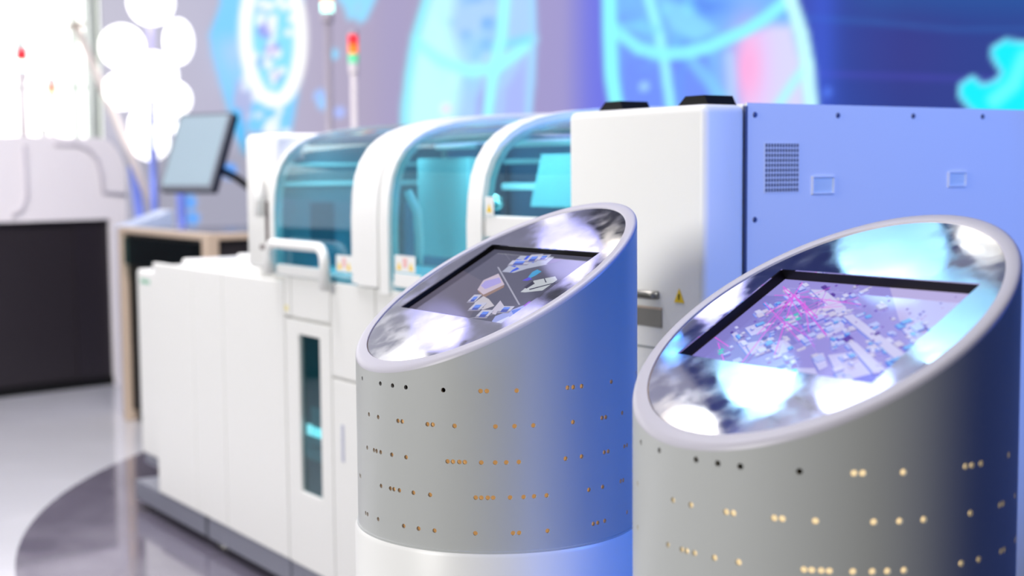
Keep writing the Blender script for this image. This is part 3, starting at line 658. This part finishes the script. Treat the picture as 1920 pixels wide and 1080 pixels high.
# loop handle
hp = []
def arc(cx, cz, rr, a0, a1, n=6): return [(cx+rr*math.cos(math.radians(a0+(a1-a0)*k/n)), -.028, cz+rr*math.sin(math.radians(a0+(a1-a0)*k/n))) for k in range(n+1)]
hp = [(1.062, -.028, .955)]+arc(1.10, 1.008, .038, 180, 90)+arc(1.385, 1.008, .038, 90, 0)+[(1.423, -.028, .93)]
r.part('loop_handle', tube(bmesh.new(), hp, .0145, 14), white2, True)
r.part('handle_backing', box(1.075, 1.40, -.012, .004, .955, .985, .004), white2)
# stickers
def sticker(t0, t1, z0, z1, v, kind):
    st = r.part('warning_label', box(t0, t1, v-.0012, v, z0, z1, .0004), white2)
    def tri(cx, cz, s, m_, nm='triangle'):
        b = bmesh.new(); prism(b, [(cx-s, cz-s*.85), (cx+s, cz-s*.85), (cx, cz+s*.9)], 'y', v-.0018, v-.0013)
        r.part(nm, b, m_, parent=st)
    if kind == 2:
        w_ = t1-t0; h = z1-z0; cz = z0+h*.38
        tri(t0+w_*.22, cz, h*.27, yellow); tri(t0+w_*.80, cz, h*.27, yellow)
        r.part('red_text', box(t0+w_*.40, t0+w_*.62, v-.0017, v-.0013, z0+h*.3, z0+h*.85), redm, parent=st)
    else:
        tri((t0+t1)/2, z0+(z1-z0)*.4, (t1-t0)*.3, yellow)
sticker(1.448, 1.54, .983, 1.028, -.004, 2)
sticker(1.772, 1.875, 1.000, 1.042, -.004, 2)
r.part('blank_label', box(1.768, 1.90, -.0055, -.003, .962, .997, .002), white2)
sticker(2.196, 2.232, 1.150, 1.192, -.006, 1)

# tall instrument cabinet on the right of the row
r = Row('instrument_cabinet', 2.73, .6, 0, 'tall white instrument cabinet with a vented side panel lit blue, behind the nearest kiosk', 'cabinet', G)
# front: rounded corners left and right
def rrect(x0, x1, y0, y1, r_, n=6):
    p = []
    for cx, cy, a in ((x1-r_, y1-r_, 0), (x0+r_, y1-r_, 90), (x0+r_, y0+r_, 180), (x1-r_, y0+r_, 270)):
        p += [(cx+r_*math.cos(math.radians(a+90*k/n)), cy+r_*math.sin(math.radians(a+90*k/n))) for k in range(n+1)]
    return p
b = bmesh.new(); bx(b, 2.520, 2.938, -.012, .092, .11, 1.368, .016, 4)
bmesh.ops.bevel
fh = r.part('front_housing', b, white, True, angle=35)
r.part('side_panel', box(2.93, 2.9355, .096, 1.9, .14, 1.372), sidewhite)
r.part('body', box(2.53, 2.930, .09, 1.9, .10, 1.370, .003), sidewhite)
r.part('base', box(2.54, 2.91, .03, 1.88, 0, .10), plinth)
r.part('seam_line', box(2.925, 2.9372, .0915, .0965, .12, 1.366), P('seam_dark', (.30, .33, .45), .5))
# side details
scm = P('screw_dark', (.35, .38, .50), .4, .5)
for v_, z in ((.116, 1.350), (.335, 1.352), (.552, 1.354), (.769, 1.356), (.985, 1.356), (.117, 1.155), (.117, .93)):
    b = bmesh.new(); m4 = Matrix.Translation((2.9362, v_, z)) @ Matrix.Rotation(math.pi/2, 4, 'Y')
    bmesh.ops.create_cone(b, cap_ends=True, segments=16, radius1=.006, radius2=.0045, depth=.003, matrix=m4); r.part('screw', b, scm)
b = bmesh.new()
bx(b, 2.9350, 2.9358, .142, .230, 1.205, 1.298)
vt = r.part('vent', b, P('vent_dark', (.14, .17, .30), .5))
b = bmesh.new()
for k in range(11): z = 1.205+.0093*k; bx(b, 2.9358, 2.9364, .142, .230, z-.0012, z+.0012)
for k in range(13): v_ = .142+.00733*k; bx(b, 2.9358, 2.9365, v_-.001, v_+.001, 1.205, 1.298)
r.part('vent_grid', b, sidewhite, parent=vt)
for v0, v1, z0, z1 in ((.269, .323, 1.203, 1.232), (.665, .716, 1.212, 1.238)):
    b = bmesh.new(); e_ = .003
    bx(b, 2.9355, 2.9385, v0-e_, v1+e_, z1, z1+e_); bx(b, 2.9355, 2.9385, v0-e_, v1+e_, z0-e_, z0); bx(b, 2.9355, 2.9385, v0-e_, v0, z0, z1); bx(b, 2.9355, 2.9385, v1, v1+e_, z0, z1)
    h = r.part('recessed_grip', b, sidewhite)
    r.part('grip_floor', box(2.9355, 2.9361, v0, v1, z0, z1), P('grip_grey', (.86, .90, .90), .5) if 'grip_grey' not in MATS else MATS['grip_grey'], parent=h)
# front details
r.part('bar_grip', tube(bmesh.new(), [(2.56, -.022, 1.012), (2.80, -.022, 1.012), (2.812, -.014, 1.012)], .008, 12), steel, True)
r.part('output_recess', box(2.56, 2.822, -.0135, -.011, .950, .985), P('recess_metal', (.50, .49, .47), .3, .7))
r.part('recess_edge', box(2.56, 2.822, -.0145, -.011, .9845, .9885), beige)
b = bmesh.new(); prism(b, [(2.858, 1.002), (2.886, 1.002), (2.872, 1.028)], 'y', -.0135, -.0121); r.part('warning_triangle', b, yellow)
b = bmesh.new(); prism(b, [(2.8705, 1.0075), (2.8735, 1.0075), (2.8742, 1.018), (2.8698, 1.018)], 'y', -.0139, -.0136); r.part('warning_mark', b, black)
r.part('drawer_seam', box(2.53, 2.934, -.0127, -.0115, .908, .912), seamg)
for t0, t1 in ((2.58, 2.665), (2.825, 2.915)):
    b = bmesh.new(); prism(b, [(t0, 1.366), (t1, 1.366), (t1-.012, 1.386), (t0+.025, 1.386)], 'y', .02, .09)
    r.part('top_bracket', b, black)

# monitor over the sample loader
mon_m = P('monitor_screen', (.56, .63, .67), .25, emit=(.66, .74, .79), es=.15)
def small_thing(): pass
LT, LV = -2.16, .61
r = Row('sample_loader', -1.6, 1.0, 0, 'low dark fronted sample loader with beige frame and glass rail, under the tilted monitor', 'laboratory machine', G)
r.part('body', box(-2.14, -1.04, .63, 1.5, .06, .955, .005), black)
for t, v in ((-2.15, .62), (-1.03, .62)): r.part('corner_post', box(t-.03, t+.03, v-.02, v+.04, 0, .96, .006), beige)
r.part('corner_post', box(-1.05, -1.0, 1.45, 1.52, 0, .96, .006), beige)
r.part('top_frame', box(-2.18, -1.0, .60, .66, .955, .985, .006), beige)
r.part('top_frame', box(-1.06, -1.0, .66, 1.52, .955, .985, .006), beige)
r.part('top_plate', box(-2.17, -1.06, .66, 1.52, .955, .975, .004), P('loader_top', (.42, .43, .50), .15, .4))
r.part('side_panel', box(-1.045, -1.02, .67, 1.46, .2, .95), dark)
r.part('front_glass', box(-2.1, -1.08, .6, .605, .80, .94), tealpane)
r.part('glass_rail', box(-2.1, -1.02, 1.40, 1.41, .975, 1.03), teal)
r.part('rail_cap', box(-2.1, -1.02, 1.395, 1.415, 1.03, 1.042), P('cap_pale_blue', (.62, .74, .86), .3))
b = bmesh.new(); prism(b, [(.66, .976), (.9, 1.06), (.9, .976)], 'x', -2.42, -2.2)
r.part('slanted_cover', b, P('cover_pale', (.72, .78, .90), .4))
r.part('side_stand', box(-2.42, -2.2, .66, .95, 0, .976, .005), P('stand_pale', (.85, .84, .88), .5))

# monitor on an arm beside the loader
MA = math.radians(30)
bl0 = Vector((-1.66, 6.75, 1.182)); dX = Vector((math.cos(MA), -math.sin(MA), 0)); dB = Vector((math.sin(MA), math.cos(MA), 0)); tl = math.radians(24)
dU = dB*math.sin(tl)+Vector((0, 0, 1))*math.cos(tl); dN = dX.cross(dU).normalized()   # towards the viewer
m = empty('monitor', (-1.45, 6.9, 0), 0, 'flat monitor with a pale blue blank screen tilted back on a black arm', 'monitor')
def mbox(name, x0, x1, u0, u1, n0_, n1, mt, bev=.004):
    b = box(x0, x1, u0, u1, n0_, n1, bev)
    for v in b.verts: v.co = bl0+dX*v.co.x+dU*v.co.y+dN*v.co.z-Vector((-1.45, 6.9, 0))
    return obj(name, b, mt, m)
mbox('casing', -.006, .322, -.012, .385, -.045, 0, P('monitor_casing', (.10, .12, .20), .4))
mbox('bezel', -.006, .322, -.014, .385, -.002, .004, P('monitor_bezel', (.42, .44, .48), .4))
mbox('display', .008, .300, .012, .370, .003, .0055, mon_m, .001)
mbox('mount', .12, .22, .10, .24, -.12, -.04, black)
b = bmesh.new(); q = bl0+dX*.17+dU*.16-dN*.1-Vector((-1.45, 6.9, 0))
tube(b, [q, q+Vector((.12, .02, -.06)), q+Vector((.26, .05, -.17)), q+Vector((.33, .06, -.24)), (q.x+.34, q.y+.06, .98)], .018, 12); obj('arm', b, black, m, True)
b = bmesh.new(); bx(b, q.x+.26, q.x+.42, q.y-.02, q.y+.14, .9765, 1.0, .006); obj('arm_base', b, black, m)

# signal towers behind the analyzer
red = P('signal_red', (.92, .10, .16), .4, emit=(.95, .08, .14), es=.7); orange = P('signal_orange', (1, .48, .10), .4, emit=(1, .45, .1), es=.7)
green = P('signal_green', (.40, .82, .62), .4, emit=(.3, .8, .55), es=.5); glit = P('signal_green_lit', (.65, 1, .9), .4, emit=(.75, 1, .92), es=2.2); polem = P('pole_white', (.90, .87, .88), .4); poleg = P('pole_grey', (.66, .63, .68), .4)
def tower(px, Y, ztop, secs, h, rad, pm, label, zb=0, cap=poleg):
    x = P3(px, 200, Y).x
    e = empty('signal_tower', (x, Y, zb), 0, label, 'signal light')
    n = len(secs); z = ztop-zb
    obj('cap', lathe(bmesh.new(), [(rad*.9, z), (rad, z-.008), (rad, z-.02)], 24), cap, e, True, angle=40); z -= .02
    for s_ in secs:
        obj('lamp_section', lathe(bmesh.new(), [(rad, z), (rad, z-h/n+.003), (rad*.93, z-h/n+.002), (rad*.93, z-h/n)], 24), s_, e, True, angle=40); z -= h/n
    obj('lamp_socket', lathe(bmesh.new(), [(rad*.95, z), (rad*.95, z-.05), (rad*.55, z-.06)], 24), pm, e, True, angle=40)
    obj('pole', tube(bmesh.new(), [(0, 0, .01), (0, 0, z-.05)], rad*.62, 16), pm, e, True)
    obj('base', lathe(bmesh.new(), [(rad*3, 0), (rad*3, .01), (rad, .016)], 24), pm, e, True, angle=40); return e
tower(664, 7.4, P3(664, 58, 7.4).z, [red, orange, green], .145, .026, polem, 'signal tower with red, orange and green lamps on a white pole, behind the analyzer hoods')
tower(617, 7.8, P3(617, -22, 7.8).z, [orange, glit], .11, .034, poleg, 'taller signal tower with its green lamp lit on a grey pole, behind the analyzer hoods')

# big rounded machine on the left
LR = math.atan2(.69, .72)
e = empty('rounded_machine', (-2.364, 8.372, 0), LR, 'large white machine with rounded shoulders and a dark recessed lower front, far left', 'laboratory machine')
pink = P('machine_white_warm', (.95, .93, .94), .45)
def sx(px): k = (px-960)/2667; return (-2.364-k*8.372)/(.69*k-.72)
def szz(px, y): s_ = sx(px); return 1.25+(326.5-y)/2667*(8.372+.69*s_)
Rr = .16; pr = [(-3.4, .985), (.115, .985)]+[(.115-Rr+Rr*math.cos(math.radians(a)), 1.46-Rr*1.5+Rr*1.5*math.sin(math.radians(a))) for a in range(0, 91, 9)]+[(-3.4, 1.462)]
obj('upper_housing', prism(bmesh.new(), pr, 'y', 0, 1.3), pink, e, True, angle=40)
obj('side_leg', box(.012, .115, .0, 1.3, 0, .985, .004), pink, e)
obj('recess_panel', box(-3.4, .012, .05, 1.28, .015, .985), P('machine_dark', (.16, .14, .16), .4), e)
obj('recess_divider', box(sx(150)-.012, .010, .04, .055, .02, .984), P('machine_darker', (.15, .13, .155), .4), e)
obj('kick_strip', box(-3.4, .012, .03, .06, 0, .05), black, e)
gm2 = P('groove_grey', (.78, .76, .79), .5)
for pts in ([(108, 270), (150, 272), (172, 282), (187, 302), (193, 330), (196, 362), (238, 366)], [(52, 272), (53, 370), (44, 392), (24, 404)]):
    obj('groove', tube(bmesh.new(), [(sx(a), -.004, szz(a, c)) for a, c in pts], .012, 8), gm2, e, True)
# towers and a plant on its top
def ontop(px, Y): return P3(px, 240, Y).x
tower(44, 8.45, P3(44, 88, 8.45).z, [red, glit], .12, .032, polem, 'signal tower with red and lit green lamps, left one on the rounded machine', zb=1.462)
tower(98, 8.45, P3(98, 145, 8.45).z, [red, orange, green], .10, .017, polem, 'small red, orange and green signal tower, right one on the rounded machine', zb=1.462)
pe = empty('potted_plant', (ontop(82, 8.6), 8.6, 1.462), 0, 'tiny dark green plant in a white pot on the rounded white machine', 'plant')
obj('pot', lathe(bmesh.new(), [(.022, 0), (.03, .035)], 20), white2, pe, True, angle=40)
b = bmesh.new(); rp = random.Random(2)
for k in range(22):
    a = rp.uniform(0, 6.28); l = rp.uniform(.03, .055); c, s_ = math.cos(a), math.sin(a)
    v = [b.verts.new((0, 0, .033)), b.verts.new((c*l*.5-s_*.006, s_*l*.5+c*.006, .033+l*.6)), b.verts.new((c*l, s_*l, .035+l*.7)), b.verts.new((c*l*.5+s_*.006, s_*l*.5-c*.006, .033+l*.6))]
    b.faces.new(v)
obj('leaves', b, P('leaf_dark', (.16, .24, .14), .5), pe)

# cluster of glowing globes on a slim stand
GY = 9.0
e = empty('globe_lamp', (ontop(287, GY), GY, 0), 0, 'tall standing lamp of many overlapping white glowing globes, in front of the video wall', 'lamp')
gw = P('globe_white_glow', (1, 1, 1), .5, emit=(1, .995, .97), es=1.7)
stm = P('stem_lilac', (.72, .70, .86), .35, .3)
for (px, y, r_, sx_, dy) in [(283, 4, 45, 1, 0), (229, 88, 44, 1, .1), (335, 78, 29, 1, .15), (288, 142, 47, 1, -.1), (228, 170, 37, 1, 0), (325, 186, 36, 1, .05), (268, 172, 40, 1, .1), (270, 254, 30, 1, 0), (280, 234, 40, 1, .1), (282, 266, 38, 1, .08), (328, 240, 11, 1, 0)]:
    q_ = P3(px, y, GY+dy); x, z = q_.x, q_.z; rr_ = r_*.95/2667*GY
    zs = 1.55 if px == 335 else 1
    obj('globe', ball(bmesh.new(), (x-ontop(287, GY), dy, z), rr_, 1, 1, zs), gw, e, True)
obj('stem', tube(bmesh.new(), [(0, 0, 0), (0, 0, 1.25+(325-0)/2667*GY)], .024, 12), stm, e, True)
blu = P('stem_lit_blue', (.52, .60, .95), .35, .3)  # blue light falling on the posts is put into their colour
b = bmesh.new(); tube(b, [(.06, -.25, 0), (.05, -.25, 1.25+(325-182)/2667*8.75)], [.035, .012], 12); obj('front_post', b, blu, e, True)
b = bmesh.new(); tube(b, [(-.02, .1, 0), (-.14, .02, 1.3)], [.04, .03], 12); tube(b, [(.16, .1, 0), (.15, .05, 1.2)], .03, 12); obj('side_post', b, blu, e, True)
obj('foot_plate', lathe(bmesh.new(), [(.3, 0), (.3, .015), (.05, .03)], 40), stm, e, True, angle=40)
# leaning disc lamp
LY = 8.95; x0 = ontop(150, LY); x1 = ontop(243, LY)
zt_, zb_ = 1.25+(326-55)/2667*LY, 1.25+(326-290)/2667*LY
e = empty('leaning_lamp', (x1, LY, 0), 0, 'slim lamp with a small disc head on a leaning pole, left of the globe lamp', 'lamp')
k = (x0-x1)/(zt_-zb_)
obj('pole', tube(bmesh.new(), [(-k*zb_, 0, 0), (k*(zt_-zb_), 0, zt_)], [.032, .022], 12), P('pole_warm', (.86, .82, .80), .4), e, True)
b = bmesh.new(); bmesh.ops.create_cone(b, cap_ends=True, segments=32, radius1=.07, radius2=.03, depth=.02, matrix=Matrix.Translation((x0-x1-.01, 0, zt_+.02)) @ Matrix.Rotation(math.radians(-14), 4, 'Y'))
obj('disc_head', b, P('disc_brown', (.66, .58, .52), .4), e)
obj('foot_plate', lathe(bmesh.new(), [(.12, 0), (.12, .015), (.04, .03)], 32, -k*zb_, 0), stm, e, True, angle=40)

for o in bpy.data.objects:
    if o.type == 'MESH' and o.name.startswith('window_frame'): o['label'] = 'slim white mullions'
